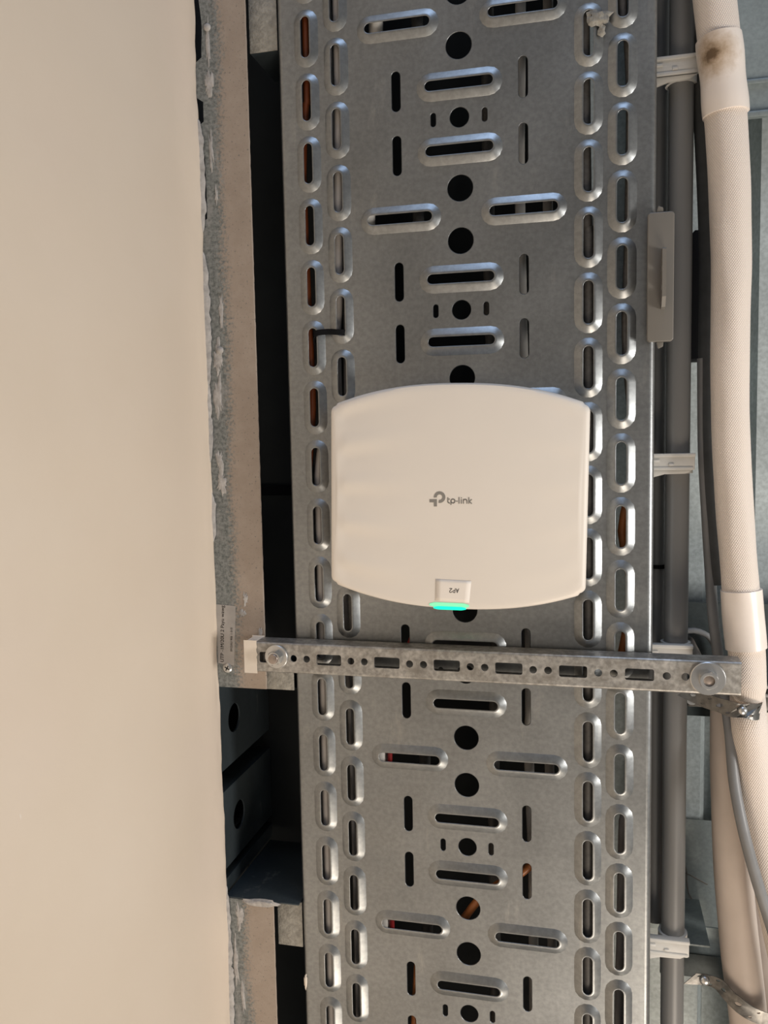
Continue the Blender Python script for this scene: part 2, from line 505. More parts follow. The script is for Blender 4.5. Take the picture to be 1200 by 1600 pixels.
# ================================================================== CABLE TRAY
TY0, TY1 = -900., 950.
def build_tray():
    t = thing('cable_tray', (0, 0, 0), 'long perforated galvanised cable tray with raised oval slots, above the white access point', 'cable tray')
    feats = []                                   # (cx, cy, w, h, rim, height)
    for k in range(-18, 20):
        y = 50. * k
        feats += [(-125, y, 7.0, 32, 6.8, 3.3), (125, y, 7.8, 33, 7.0, 3.3)]
        feats += [(-100, y + 25, 7.0, 32, 6.8, 3.3), (100, y + 25, 7.6, 33, 7.0, 3.3)]
    for k in range(-4, 9):
        y = -325 + 150. * k
        for s in (-25, 25):
            feats.append((0.5, y + s, 54, 7.6, 7.2, 3.3))
            for x in (-50.5, 50.5): feats.append((x, y + s, 7, 31, .45, -.45))
        for x in (-20.5, 20.5): feats.append((x, y, 4, 10.5, .45, -.45))
        feats.append((0.5, y, 15.2, 15.2, .45, -.45))
        for s in (-54.5, 54.5): feats.append((0.5, y + s, 20.4, 20.4, .45, -.45))
        for x in (-48.5, 50.5): feats.append((x, y + 75, 53, 7.6, 7.0, 3.3))
    feats = [f for f in feats if TY0 + 30 < f[1] < TY1 - 30]
    XE = 145.5
    out = [(-XE, TY0), (XE, TY0), (XE, TY1), (-XE, TY1)]
    pts = [Vector(p) for p in out]; edges = [(0, 1), (1, 2), (2, 3), (3, 0)]
    mb = MB(); outer = []
    for (cx, cy, w, h, rim, hh) in feats:
        n = 12 if abs(w - h) < 1e-6 else 7
        lp = stadium(cx, cy, w, h, rim, n)
        if abs(w - h) < 1e-6: lp = circle(cx, cy, w / 2 + rim, 28)
        i0 = len(pts); pts += [Vector(p) for p in lp]
        edges += [(i0 + i, i0 + (i + 1) % len(lp)) for i in range(len(lp))]
        outer.append((cx, cy, w / 2 + rim, h / 2 + rim, lp))
    # a loose lattice of inner points keeps the triangles even
    for i in range(-9, 10):
        for j in range(int((TY1 - TY0) / 16)):
            p = (i * 15.3 + 3.7, TY0 + 8 + 16 * j)
            if abs(p[0]) > XE - 3: continue
            if any(abs(p[0] - o[0]) < o[2] + 2 and abs(p[1] - o[1]) < o[3] + 2 for o in outer): continue
            pts.append(Vector(p))
    v, _, f, _, _, _ = delaunay_2d_cdt(pts, edges, [], 0, 1e-5)
    keep = []
    for tr in f:
        c = (v[tr[0]] + v[tr[1]] + v[tr[2]]) / 3
        if any(abs(c.x - o[0]) < o[2] and abs(c.y - o[1]) < o[3] and inside(c, o[4]) for o in outer): continue
        keep.append(tuple(tr))
    def sag(x, y): return 0.
    mb.add([(p.x, p.y, sag(p.x, p.y)) for p in v], keep)
    # raised rims round the slots
    PROF = [(1., 0.), (.95, .08), (.60, .50), (.32, .84), (.18, .97), (.06, 1.), (0., .96)]
    for (cx, cy, w, h, rim, hh) in feats:
        if not rim: continue
        rnd = abs(w - h) < 1e-6
        loops = [[(x, y, sag(x, y) - hh * z) for x, y in (circle(cx, cy, w / 2 + rim * d, 28) if rnd else stadium(cx, cy, w, h, rim * d, 7))] for d, z in (PROF if hh > 0 else [(1., 0.), (0., 1.)])]
        n = len(loops[0]); vs_ = [p for lp in loops for p in lp]
        mb.add(vs_, [(j * n + i, j * n + (i + 1) % n, (j + 1) * n + (i + 1) % n, (j + 1) * n + i) for j in range(len(loops) - 1) for i in range(n)])
    o = mb.build('bottom_plate', 'tray', t, smooth=32)
    me = o.data
    bm = bmesh.new(); bm.from_mesh(me)
    bmesh.ops.remove_doubles(bm, verts=bm.verts, dist=2e-6)
    bmesh.ops.recalc_face_normals(bm, faces=bm.faces)
    up = sum(fc.normal.z * fc.calc_area() for fc in bm.faces)
    if up > 0: bmesh.ops.reverse_faces(bm, faces=bm.faces)
    bm.to_mesh(me); bm.free()
    me.shade_smooth(); me.set_sharp_from_angle(angle=math.radians(40))
    for pl in me.polygons:
        if abs(pl.normal.z) > .9999 and len(pl.vertices) == 3: pl.use_smooth = False
    md = o.modifiers.new('sheet', 'SOLIDIFY'); md.thickness = .0009; md.offset = -1
    for sgn in (-1, 1):
        pr = []
        for k in range(9):
            a = PI / 2 * k / 8
            pr.append((sgn * (145.5 + 4.5 * math.sin(a)), 4.5 - 4.5 * math.cos(a)))
        pr += [(sgn * 150, 46), (sgn * 149, 48), (sgn * 144, 48.4)]
        inner = [(x - sgn * 1.0, z + (.9 if z < 40 else -1)) for x, z in pr][::-1]
        mb = MB().sweep_y(pr + inner, TY0, TY1)
        mb.build('side_wall', 'tray_side', t, smooth=30)
    # splash of plaster on the rim of a slot, and a fleck on the edge
    p = at(934, 28, -4.4)
    mb = MB().lump((p.x, p.y, -4.0), 8, 6, 1.6, 3, 18, .8)
    mb.lump((p.x + 3, p.y + 9, -3.8), 2.6, 5, 1.3, 5, 14, .7)
    mb.build('plaster_splash', 'crust', t, smooth=60)
    p = at(478, 1533, -.5)
    MB().lump((p.x, p.y, -.6), 1.6, 6.5, 1.2, 8, 12, .7).build('plaster_fleck', 'white_paint', t, smooth=60)
    return t
build_tray()

# ---- cables lying in the tray
def cable(path, r, mat, label, z=None, wob=0, cat='cable'):
    z = r + 1.2 if z is None else z
    mb = MB().tube([(x, y, z + (zz[0] if zz else 0)) for y, x, *zz in path], r, 12, 14, wob=wob)
    o = mb.build('tray_cable', mat, smooth=60)
    return tag(o, label, cat, 'cables lying in the tray')
cable([(-885, -126), (-400, -126.5), (-350, -128), (-300, -132), (-200, -131), (-150, -129.6), (-100, -129.2), (-50, -134), (0, -138), (250, -139), (935, -139)], 3.2, 'c_brown',
      'rust-brown cable seen through the upper slots of the outermost left row')
cable([(-885, -98), (-425, -99), (-325, -100), (-225, -104), (-175, -106), (-100, -116), (-50, -124), (0, -125), (300, -125.2), (935, -125.2)], 4.6, 'c_grey',
      'pale grey cable crossing from the second left slot row to the outermost one')
cable([(-885, -88), (-325, -90), (-225, -94), (-175, -95.5), (-50, -98), (100, -97.5), (200, -96), (935, -96)], 4.4, 'c_dark',
      'ribbed charcoal conduit behind the second left row of slots', wob=.06)
cable([(-885, -113), (-100, -108), (100, -106), (200, -103.5), (400, -103), (935, -103)], 2.9, 'c_grey',
      'thin pale grey cable beside the charcoal conduit in the lower left slots', z=14)
cable([(-885, 92), (-300, 97), (-225, 100), (-125, 100.5), (0, 101), (200, 100.5), (935, 100)], 4.8, 'c_dark',
      'charcoal cable behind the inner right row of slots')
cable([(-885, 144), (-100, 141), (-25, 132), (5, 126.5), (50, 134), (100, 128), (130, 120.5), (180, 106), (230, 84), (293, 52), (325, 10), (400, -36), (440, -50), (935, -60)], 3.6, 'c_orange',
      'bright orange cable running from the right slots down across to the left', z=12)
cable([(-885, 121), (-430, 124), (-370, 129), (-320, 131), (-220, 130), (-150, 128.6), (-90, 133), (0, 142), (300, 141), (935, 140)], 3.4, 'c_dark',
      'black cable at the right edge of the outermost right slots')
cable([(-885, -70), (-400, -68), (-330, -75), (-200, -78), (200, -76), (935, -76)], 6, 'c_white', 'white cable showing at the left end of the topmost left slot', z=8)
cable([(-885, 50), (-400, 47), (-250, 46), (100, 52), (200, 51), (300, 54), (350, 54), (935, 57)], 4.2, 'c_white', 'white cable behind the inner of the two marks in the right long slots', z=24)
cable([(-885, 70), (-250, 68), (100, 66), (200, 68), (350, 70), (935, 70)], 4, 'c_grey', 'grey cable right of the white one in the right long slots', z=24)
cable([(80, -40), (140, -60), (200, -67), (350, -68), (935, -70)], 2.2, 'c_red', 'thin red wire showing in the lower left long slots', z=5)
cable([(-885, -30), (-250, -38), (0, -34), (300, -40), (935, -30)], 5, 'c_dark', 'thick black cable left of the middle of the tray', z=22)
cable([(-885, 24), (-250, 20), (0, 26), (300, 20), (935, 28)], 5, 'c_dark', 'thick black cable right of the middle of the tray', z=26)
cable([(-885, 132), (150, 135), (250, 129), (350, 127.5), (450, 126), (935, 125)], 3.8, 'c_grey', 'grey cable behind the lower slots of the outermost right row', z=21)

# ---- black tie looped through two slots
mb = MB()
a = at(489, 521, -3); b = at(538, 519, -3)
mb.ribbon([(a.x - 1, a.y + 20, 4), (a.x - .5, a.y + 8, 2.5), (a.x + .5, a.y + 1.5, -1.5), (a.x + 5, a.y, -5.6), ((a.x + b.x) / 2, (a.y + b.y) / 2 - .6, -5.4), (b.x - 5, b.y, -5.8), (b.x, b.y + .5, -3), (b.x + 1.5, b.y + 1, 4)], 4.6, 1.2, (0, 1, 0), 1.5)
tag(mb.build('cable_tie', 'black', smooth=40), 'black cable tie looped between two left-hand tray slots', 'cable tie')

# ================================================================== ACCESS POINT
AC = Vector((-1.6, -25.8)); AROT = math.radians(1.35)
def apw(a, b, z):
    c, s = math.cos(AROT), math.sin(AROT)
    return (AC.x + a * c - b * s, AC.y + a * s + b * c, z)
def ap_local(p):
    c, s = math.cos(AROT), math.sin(AROT); dx, dy = p[0] - AC.x, p[1] - AC.y
    return dx * c + dy * s, -dx * s + dy * c
AW, AH, ASAG = 101.6, 71.8, 17.2
def ap_B(a): return AH + ASAG * (1 - abs(a / AW) ** 2.35)
def ap_outline(n=36):
    r = 5.5; pts = []
    # top arc left to right, with rounded corners into straight sides
    def corner(sx, sy):
        cs = []
        for k in range(7):
            t = k / 6 * PI / 2
            cs.append((sx * (AW - r + r * math.cos(t)), sy * (AH - r * .2 + (r * math.sin(t) - r * .75))))
        return cs
    e = AW - r
    xs = [-e + 2 * e * i / n for i in range(n + 1)]
    top = [(x, -ap_B(x)) for x in xs]; bot = [(x, ap_B(x)) for x in reversed(xs)]
    pts += top
    pts += [(x, y) for x, y in reversed(corner(1, -1))][1:]
    pts += corner(1, 1)[:-1]
    pts += bot
    pts += [(x, y) for x, y in reversed(corner(-1, 1))][1:]
    pts += corner(-1, -1)[:-1]
    return pts
def ap_z(a, b):
    t = b / ap_B(a)
    crown = 3.0 * (1 - min(1, (a / 104) ** 2)) + 2.0 * (1 - min(1, t * t))
    w = (smst(18, 98, -a) * 1.0 + .25 * smst(30, 98, a)) * (1 - smst(86, 97, abs(a)))
    ph = (t * 2.45 + .12) * 2 * PI
    wave = (math.sin(ph) + .28 * math.sin(2 * ph + .6)) * .7 * w * (1 - smst(.93, 1., abs(t)))
    return -34.6 - crown + wave
def build_ap():
    t = thing('wireless_access_point', (*AC, -3), 'white rounded-square wireless access point with a lit green bar, mounted on the tray', 'access point')
    out = ap_outline()
    ring = []
    levels = [(.90, -6, None), (.985, -12, None), (1., -22, None), (1., -30, None), (.998, -32, None), (.993, -33.5, None), (.982, 0, 0.6), (.965, 0, .1)]
    mb = MB(); loops = []
    for sc, z, blend in levels:
        lp = []
        for a, b in out:
            aa, bb = a * sc, b * sc
            zz = z if blend is None else ap_z(aa, bb) + blend * .8
            lp.append(apw(aa, bb, zz))
        loops.append(lp)
    n = len(out)
    mb.add([p for lp in loops for p in lp], [(j * n + i, j * n + (i + 1) % n, (j + 1) * n + (i + 1) % n, (j + 1) * n + i) for j in range(len(loops) - 1) for i in range(n)])
    lim = [(a * .965, b * .965) for a, b in out]
    pts = [Vector(p) for p in lim]; ed = [(i, (i + 1) % n) for i in range(n)]
    lim2 = [(a * .945, b * .945) for a, b in out]
    for i in range(-50, 51):
        for j in range(-46, 47):
            p = (i * 2., j * 2.)
            if inside(p, lim2): pts.append(Vector(p))
    v, _, f, _, _, _ = delaunay_2d_cdt(pts, ed, [], 1, 1e-5)
    mb.add([apw(p.x, p.y, ap_z(p.x, p.y) + (.08 if k < n else 0)) for k, p in enumerate(v)], [tuple(x) for x in f])
    mb.build('cover', 'ap', t, smooth=50)
    MB().prism([apw(a * .88, b * .88, 0)[:2] for a, b in out], -9, -4.6).build('mounting_base', 'ap_dark', t)
    # print lies on the cover's surface
    def onface(u, v, lift):
        p = at(u, v, -39)
        for _ in range(4):
            a, b = ap_local(p); z = ap_z(a, b); p = at(u, v, z)
        p.z = ap_z(*ap_local(p)) - (.18 if lift else -.2); return p
    k = 8
    arc = [(686.9 + 6.7 * math.cos(math.radians(d)), 776.8 + 6.7 * math.sin(math.radians(d))) for d in range(-185, 100, 15)]
    arc.append((685.6, 783.5))
    def flatline(ln, wd):   # butt-ended bar
        (ax, ay), (bx, by) = ln; L = math.hypot(bx - ax, by - ay); nx, ny = -(by - ay) / L * wd / 2, (bx - ax) / L * wd / 2
        return [(ax + nx, ay + ny), (bx + nx, by + ny), (bx - nx, by - ny), (ax - nx, ay - ny)]
    mb = MB()
    def quad(poly):
        m_ = len(poly)
        mb.add([onface(x, y, 1) for x, y in poly] + [onface(x, y, 0) for x, y in poly],
               [tuple(range(m_)), tuple(range(m_, 2 * m_))[::-1]] + [(i, (i + 1) % m_, m_ + (i + 1) % m_, m_ + i) for i in range(m_)])
    # ring of the emblem
    for p, q in zip(arc[:-1], arc[1:]):
        def off(pt, rr):
            dx, dy = pt[0] - 686.9, pt[1] - 776.8; L = math.hypot(dx, dy); return (686.9 + dx / L * rr, 776.8 + dy / L * rr)
        quad([off(p, 9.1), off(q, 9.1), off(q, 4.3), off(p, 4.3)])
    quad([(671.2, 780), (682.8, 780), (682.8, 784.9), (671.2, 784.9)])
    quad([(677.9, 784.9), (682.8, 784.9), (682.8, 791.4), (677.9, 791.4)])
    lg = mb.build('logo_emblem', 'ink_grey', t)
    lw = 1.75
    def arcl(cx, cy, r, a0, a1, m_=9): return [(cx + r * math.cos(math.radians(a0 + (a1 - a0) * i / m_)), cy + r * math.sin(math.radians(a0 + (a1 - a0) * i / m_))) for i in range(m_ + 1)]
    L = [[(699.8, 777.8), (699.8, 783.6)] + arcl(702.4, 783.4, 2.6, 180, 90, 5)[1:], [(699.8, 779.9), (702.4, 779.9)],
         arcl(707.8, 782.9, 3.1, 0, 360, 14), [(704.7, 782.9), (704.7, 788.2)],
         [(713.2, 783.2), (714.6, 783.2)],
         [(717.3, 777.4), (717.3, 786.4)],
         [(720.9, 780.6), (720.9, 786.4)], [(720.9, 777.9), (720.9, 778.1)],
         [(724.2, 780.4), (724.2, 786.4)], arcl(726.9, 782.9, 2.7, 180, 360, 7) + [(729.6, 786.4)],
         [(732.6, 777.6), (732.6, 786.4)], [(736.8, 780.6), (733, 783.6), (736.8, 786.6)]]
    MB().strokes(L, lw, onface).build('logo_lettering', 'ink_grey', t)
    # sticker near the lower edge, its text upside down
    def flat(u, v, lift): 
        p = onface(u, v, 1); p.z -= .14 if lift else .05; return p
    mb = MB(); poly = [(680.8, 904.6), (736.6, 907.8), (733.2, 942), (680, 938.4)]
    grid = 6; vs_ = []; fs = []
    for j in range(grid + 1):
        for i in range(grid + 1):
            s_, t_ = i / grid, j / grid
            u = (poly[0][0] * (1 - s_) + poly[1][0] * s_) * (1 - t_) + (poly[3][0] * (1 - s_) + poly[2][0] * s_) * t_
            v_ = (poly[0][1] * (1 - s_) + poly[1][1] * s_) * (1 - t_) + (poly[3][1] * (1 - s_) + poly[2][1] * s_) * t_
            p = onface(u, v_, 1); p.z -= .04 + (.3 if (i == grid and j == 0) else 0); vs_.append(p)
    g = grid + 1
    for j in range(grid):
        for i in range(grid): fs.append((j * g + i, j * g + i + 1, (j + 1) * g + i + 1, (j + 1) * g + i))
    mb.add(vs_, fs)
    st = mb.build('sticker', 'sticker', t, smooth=40)
    md = st.modifiers.new('paper', 'SOLIDIFY'); md.thickness = .00005; md.offset = 0
    # characters upside down: origin at the right end, growing leftwards and upwards in the picture
    def up(x, y): return (717. - x - .1 * y, 919.8 + y * 1.0 - .03 * x)      # y measured from the base line downwards in the photo
    T = [[(0, 0), (2.0, 6.2), (4.0, 0)], [(.8, 2.2), (3.2, 2.2)],
         [(5.6, 0), (5.6, 6.2), (7.6, 6.2), (8.9, 5.3), (8.9, 4.0), (7.6, 3.0), (5.6, 3.0)],
         [(10.6, 4.9), (11.4, 6.1), (13, 6.2), (14, 5.2), (13.8, 3.8), (10.6, 0), (14.3, 0)]]
    MB().strokes([[up(*p) for p in ln] for ln in T], 1.0, lambda u, v, l: flat(u, v, l)).build('sticker_text', 'ink_black', st)
    # status light set in the rim
    def bar(u0, u1, v0a, v0b, h, lift):
        mb = MB(); vs_ = []; fs = []; n_ = 14
        for i in range(n_ + 1):
            s_ = i / n_; u = u0 + (u1 - u0) * s_; vc = v0a + (v0b - v0a) * s_; e = min(1, 6 * s_ + .12, 6 * (1 - s_) + .12) ** .5
            for d in (-1, -.5, 0, .5, 1):
                p = onface(u, vc + d * h / 2 * e, 1); p.z -= lift; vs_.append(p)
        for i in range(n_):
            for k_ in range(4): fs.append((i * 5 + k_, i * 5 + k_ + 1, (i + 1) * 5 + k_ + 1, (i + 1) * 5 + k_))
        mb.add(vs_, fs); return mb
    sl = bar(677.5, 728.5, 949.2, 951.2, 5.2, .25).build('status_light', 'led', t, smooth=60)
    bar(671, 733, 944.2, 946.8, 7.5, .08).build('light_glow', 'led_soft', sl, smooth=60)  # LED's glow on the cover, painted as a weakly emissive strip
    return t
build_ap()

# ================================================================== MOUNTING RAIL
RC0 = at(385, 1025, -22); RC1 = at(1158, 1061, -22)
RANG = math.atan2(RC1.y - RC0.y, RC1.x - RC0.x)
def rw(x, y, z):
    """rail frame: x along the rail from the tray's middle line, y across, z as the tray's"""
    c, s = math.cos(RANG), math.sin(RANG); cy = RC0.y + (0 - RC0.x) * math.tan(RANG)
    return (x * c - y * s, cy + x * s + y * c, z)
def build_rail():
    x0, x1 = RC0.x, RC1.x; hw = 13.0; zf, zb = -23.2, -4.8
    t = thing('mounting_rail', ((x0 + x1) / 2, RC0.y, zb), 'slotted steel mounting rail bolted across the tray below the access point', 'rail')
    holes = []
    base = at(514, 1029, -22.5).x
    for k in range(6):
        cx = base + 50.05 * k; holes.append(rrect(cx - 10.8, cx + 10.8, -4.6, 4.6, 1.6, 3))
    for cx in [base - 31.2, base - 19.6] + [base + 50.05 * k + d for k in range(5) for d in (19.2, 30.8)] + [base + 250.25 + d for d in (20, 33.6)]:
        holes.append(circle(cx, 0, 3.0, 16))
    holes.append(rrect(base - 62, base - 40, -4.6, 4.6, 1.6, 3))
    holes.append(circle(base + 320.5, 0, 3.2, 16))
    holes = [h for h in holes if all(x0 + 2 < p[0] < x1 - 2 for p in h)]
    out = [(x0, -hw + 2), (x1, -hw + 2), (x1, hw - 2), (x0, hw - 2)]
    MB().plate(out, holes, zf, zf + 1.6, rw).build('slotted_face', 'rail', t)
    for sgn in (-1, 1):
        pr = []
        for k in range(7):
            a = PI / 2 * k / 6; pr.append((sgn * (hw - 2 + 2 * math.sin(a)), zf + 2 - 2 * math.cos(a)))
        pr += [(sgn * hw, zb), (sgn * (hw - 5), zb)]
        inn = [(sgn * (hw - 5), zb - 1.5), (sgn * (hw - 1.5), zb - 1.5), (sgn * (hw - 1.5), zf + 2.2), (sgn * (hw - 2), zf + 1.6)]
        ring = pr + inn; n = len(ring)
        vs_ = [rw(x0, y, z) for y, z in ring] + [rw(x1, y, z) for y, z in ring]
        MB().add(vs_, [(i, (i + 1) % n, n + (i + 1) % n, n + i) for i in range(n)] + [tuple(range(n)), tuple(range(n, 2 * n))]).build('side_flange', 'rail', t, smooth=35)
    # painted end
    mb = MB(); vs_ = []
    y0, y1 = -hw - .5, hw + .5
    for (x, a, b_, z) in ((x0 - .5, y0, y1, zb), (x0 - .5, y0, y1, zf + 1.5), (x0 + .6, y0 + 1.2, y1 - 1.2, zf - .6), (x0 + 8.5, y0 + 1, y1 - 1, zf - .5), (x0 + 11, y0 + .8, y1 - .8, zf + .4)):
        pass
    ringp = [(x0 + 9.5 + 1.6 * noise.noise(Vector((k * .9, 2, 0))), -hw - .4 + (2 * hw + .8) * k / 12) for k in range(13)]
    poly = [(x0 - .5, -hw - .4)] + ringp + [(x0 - .5, hw + .4)]
    n = len(poly)
    mb.add([rw(x, y, zf - .5) for x, y in poly] + [rw(x, y, zb + .2) for x, y in poly],
           [tuple(range(n)), tuple(range(n, 2 * n))[::-1]] + [(i, (i + 1) % n, n + (i + 1) % n, n + i) for i in range(n)])
    mb.build('painted_end', 'white_paint', t, bevel=.9)
    return t
rail = build_rail()

def hexnut(c, af, h, rh, rot=0):
    R_ = af / 2 / math.cos(PI / 6); z = c[2]; mb = MB(); n = 24; vs_ = []
    hexr = lambda a: (af / 2) / math.cos(((a - rot + PI / 6) % (PI / 3)) - PI / 6)
    prof = [('h', rh, -h), ('c', rh + .7, -h - .1), ('m', .93, -h), ('f', 1., -h + 1.1), ('f', 1., 0)]
    for kind, v, zz in prof:
        for i in range(n):
            a = 2 * PI * i / n
            r = v if kind in 'hc' else (min(hexr(a), af / 2 * 1.0) * .99 if kind == 'm' else hexr(a))
            vs_.append((c[0] + r * math.cos(a), c[1] + r * math.sin(a), z + zz))
    vs_ += [(c[0] + rh * math.cos(2 * PI * i / n), c[1] + rh * math.sin(2 * PI * i / n), z) for i in range(n)]
    m_ = 6
    fs = [(j * n + i, j * n + (i + 1) % n, ((j + 1) % m_) * n + (i + 1) % n, ((j + 1) % m_) * n + i) for j in range(m_) for i in range(n)]
    return mb.add(vs_, fs)

def hanger(px, pz, wr, af, label, rot, drop):
    p = at(px[0], px[1], -24); z = -23.25
    t = thing('hanger_bolt', (p.x, p.y, z), label, 'bolt', 'hanger bolts through the mounting rail')
    MB().lathe((p.x, p.y, z), [(4.4, 0), (4.4, -1.6), (4.9, -2.0), (wr - .6, -2.0), (wr, -1.5), (wr, 0), (4.4, 0)], 40).build('washer', 'bolt', t, smooth=35)
    hexnut((p.x, p.y, z - 2.0), af, 6.6, 4.1, rot).build('nut', 'bolt', t, smooth=28)
    # rod with a real thread, up to the deck
    n = 14; turns = int((drop + 24)); vs_ = []; fs = []
    mb = MB()
    prof = []
    zz = z - 2 - drop
    prof.append((.01, zz)); prof.append((3.1, zz)); 
    k = 0
    while zz < 6:
        prof.append((4.0 if k % 2 == 0 else 3.35, zz + .35)); zz += .65; k += 1
    prof.append((3.8, zz)); prof.append((3.8, 150)); prof.append((.01, 150))
    mb.lathe((p.x, p.y, 0), prof, n)
    mb.build('threaded_rod', 'rod', t, smooth=25)
    return t
hanger((432, 1026), 0, 10.2, 11.0, 'zinc bolt with washer and hex nut at the painted left end of the rail', .25, 8.5)
hanger((1106, 1060), 0, 12.8, 13.0, 'zinc bolt with wide washer at the right end of the rail', .1, 5.2)

# ================================================================== LEFT STEELWORK
FZ = -3.0
def py(v): return at(400, v, FZ).y
Y_a = py(1076); Y_b = py(1408)
def track(y0, y1, label, name='wall_track'):
    t = thing(name, ((-221 - 176) / 2, (y0 + y1) / 2, FZ), label, 'steel track', 'steel tracks between the wall and the tray')
    t.location = W(((-221), (y0 + y1) / 2, FZ)); ORG[t.name] = Vector((-221, (y0 + y1) / 2, FZ))
    # flange with a slightly ragged outer edge
    n = int((y1 - y0) / 4); vs_ = []; fs = []
    for i in range(n + 1):
        y = y0 + (y1 - y0) * i / n
        e = .35 * noise.noise(Vector((y * .15, 0, 5)))
        xl = -223.5
        if y < -262: xl = -216.6 + 2.6 * noise.noise(Vector((y * .03, 4, 0))) - (6 if -392 < y < -360 or -342 < y < -318 else 0)
        for x, z in ((xl, FZ), (-205, FZ), (-190, FZ), (-176.6 + e, FZ), (-176 + e, FZ + .5), (-176 + e, FZ + 1.2), (-190, FZ + 1.2), (-205, FZ + 1.2), (xl + .4, FZ + 1.2), (xl, FZ + .7)):
            vs_.append((x, y, z))
    k = 10
    for i in range(n):
        for j in range(k): fs.append((i * k + j, i * k + (j + 1) % k, (i + 1) * k + (j + 1) % k, (i + 1) * k + j))
    fs += [tuple(range(k)), tuple(n * k + j for j in range(k))[::-1]]
    MB().add(vs_, fs).build('flange', 'flange', t, smooth=30)
    return t
tr1 = track(-1000, Y_a, 'long oversprayed steel track beside the wall, above the rail end')
tr2 = track(Y_b, 1000, 'lower oversprayed steel track beside the wall, below the dark opening')
def crossbar(y0, y1, z, label, mat='crust', x0=-176, x1=-151.5):
    t = thing('cross_bar', ((x0 + x1) / 2, (y0 + y1) / 2, z), label, 'steel bar', 'short cross bars from the wall track to the tray')
    MB().box(x0, x1, y0, y1, z, z + 1.2).build('flange', mat, t, bevel=.3)
    MB().box(x0, x1, y0, y0 + 1.2, z + 1.2, z + 60).build('web', 'stud', t)
    MB().box(x0, x1, y1 - 1.2, y1, z + 1.2, z + 60).build('web', 'stud', t)
    return t
p0 = at(410, -40, 4).y; p1 = at(410, 81, 4).y
crossbar(p0, p1, 4, 'plaster-crusted cross bar at the top beside the tray', x0=-176)
crossbar(at(445, 1040, 1.5).y, at(445, 1078, 1.5).y, 1.5, 'plaster-crusted cross bar behind the left end of the rail', x0=-190, x1=-152)
crossbar(at(450, 1408, 4).y, at(450, 1477, 4).y, 4, 'cross bar below the dark opening with a plaster crust', x0=-175)
# side of the lower channel that closes the dark opening at its lower end
def wave_plate(): pass
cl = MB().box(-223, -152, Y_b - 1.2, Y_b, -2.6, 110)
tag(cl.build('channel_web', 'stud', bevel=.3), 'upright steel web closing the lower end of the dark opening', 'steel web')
# a torn lip of plaster on that web
MB_l = MB().lump((at(405, 1406, -4).x, Y_b + .5, -4.2), 17, 3.6, 1.6, 11, 20, .5)
MB_l.build('plaster_lip', 'plaster', tr2, smooth=60)

# sheet with the printed marking, screws and plaster on the upper track
def on_track(u, v, lift):
    p = at(u, v, FZ - .3); p.z = FZ - (.34 if lift else .05); return p
mb = MB(); q = [on_track(*uv, 1) for uv in ((337, 944), (368, 947), (366, 1040), (341, 1036))]
q2 = [Vector((p.x, p.y, FZ)) for p in q]
mb.add(q + q2, [(0, 1, 2, 3), (7, 6, 5, 4)] + [(i, (i + 1) % 4, 4 + (i + 1) % 4, 4 + i) for i in range(4)])
tape = mb.build('printed_label', 'tape_clear', tr1)
def text_mesh(txt, name, mat, parent, u, v, size, ang, z):
    cu = bpy.data.curves.new(name, 'FONT'); cu.body = txt; cu.size = size * .001; cu.extrude = .00004
    ob = bpy.data.objects.new(name, cu); COL.objects.link(ob)
    dg = bpy.context.evaluated_depsgraph_get()
    me = bpy.data.meshes.new_from_object(ob.evaluated_get(dg)); bpy.data.objects.remove(ob)
    o0 = ORG[parent.name]; p = at(u, v, z); c, s = math.cos(ang), math.sin(ang)
    for vv in me.vertices:      # seen from below: mirror y, then turn
        x, y = vv.co.x, -vv.co.y
        vv.co = ((p.x - o0.x) * .001 + x * c - y * s, (p.y - o0.y) * .001 + x * s + y * c, (z - o0.z) * .001 - abs(vv.co.z))
    me.materials.clear(); me.materials.append(M[mat]); me.name = name
    o = bpy.data.objects.new(name, me); COL.objects.link(o); o.parent = parent
    ORG[o.name] = o0
    return o
text_mesh('UTP -1M/20U 2 Payu wawg', 'label_text', 'ink_black', tape, 349.5, 1035, 4.6, -PI / 2 + .045, FZ - .42)
text_mesh('0VZAU 906 1 010', 'label_text', 'ink_pale', tape, 363, 1018, 2.9, -PI / 2 + .045, FZ - .42)
def screw(u, v, r, parent, name='screw', cross=True):
    p = at(u, v, FZ - 1); mb = MB()
    mb.lathe((p.x, p.y, FZ), [(r, 0), (r, -.5), (r * .8, -1.2), (r * .45, -1.6), (.01, -1.7)], 24)
    s = mb.build(name, 'bolt' if cross else 'plaster', parent, smooth=50)
    if cross:
        c = MB()
        for a in (.5, .5 + PI / 2):
            dx, dy = math.cos(a) * r * .55, math.sin(a) * r * .55; nx, ny = -math.sin(a) * r * .12, math.cos(a) * r * .12
            c.prism([(p.x + dx + nx, p.y + dy + ny), (p.x - dx + nx, p.y - dy + ny), (p.x - dx - nx, p.y - dy - ny), (p.x + dx - nx, p.y + dy - ny)], FZ - 1.85, FZ - 1.5)
        c.build('cross_recess', 'ink_black', s)
    return s
screw(355, 1044, 4.3, tr1)
screw(323, 42, 3.2, tr1, 'plastered_screw', False)
screw(343, 547, 3.2, tr1, 'plastered_screw', False)
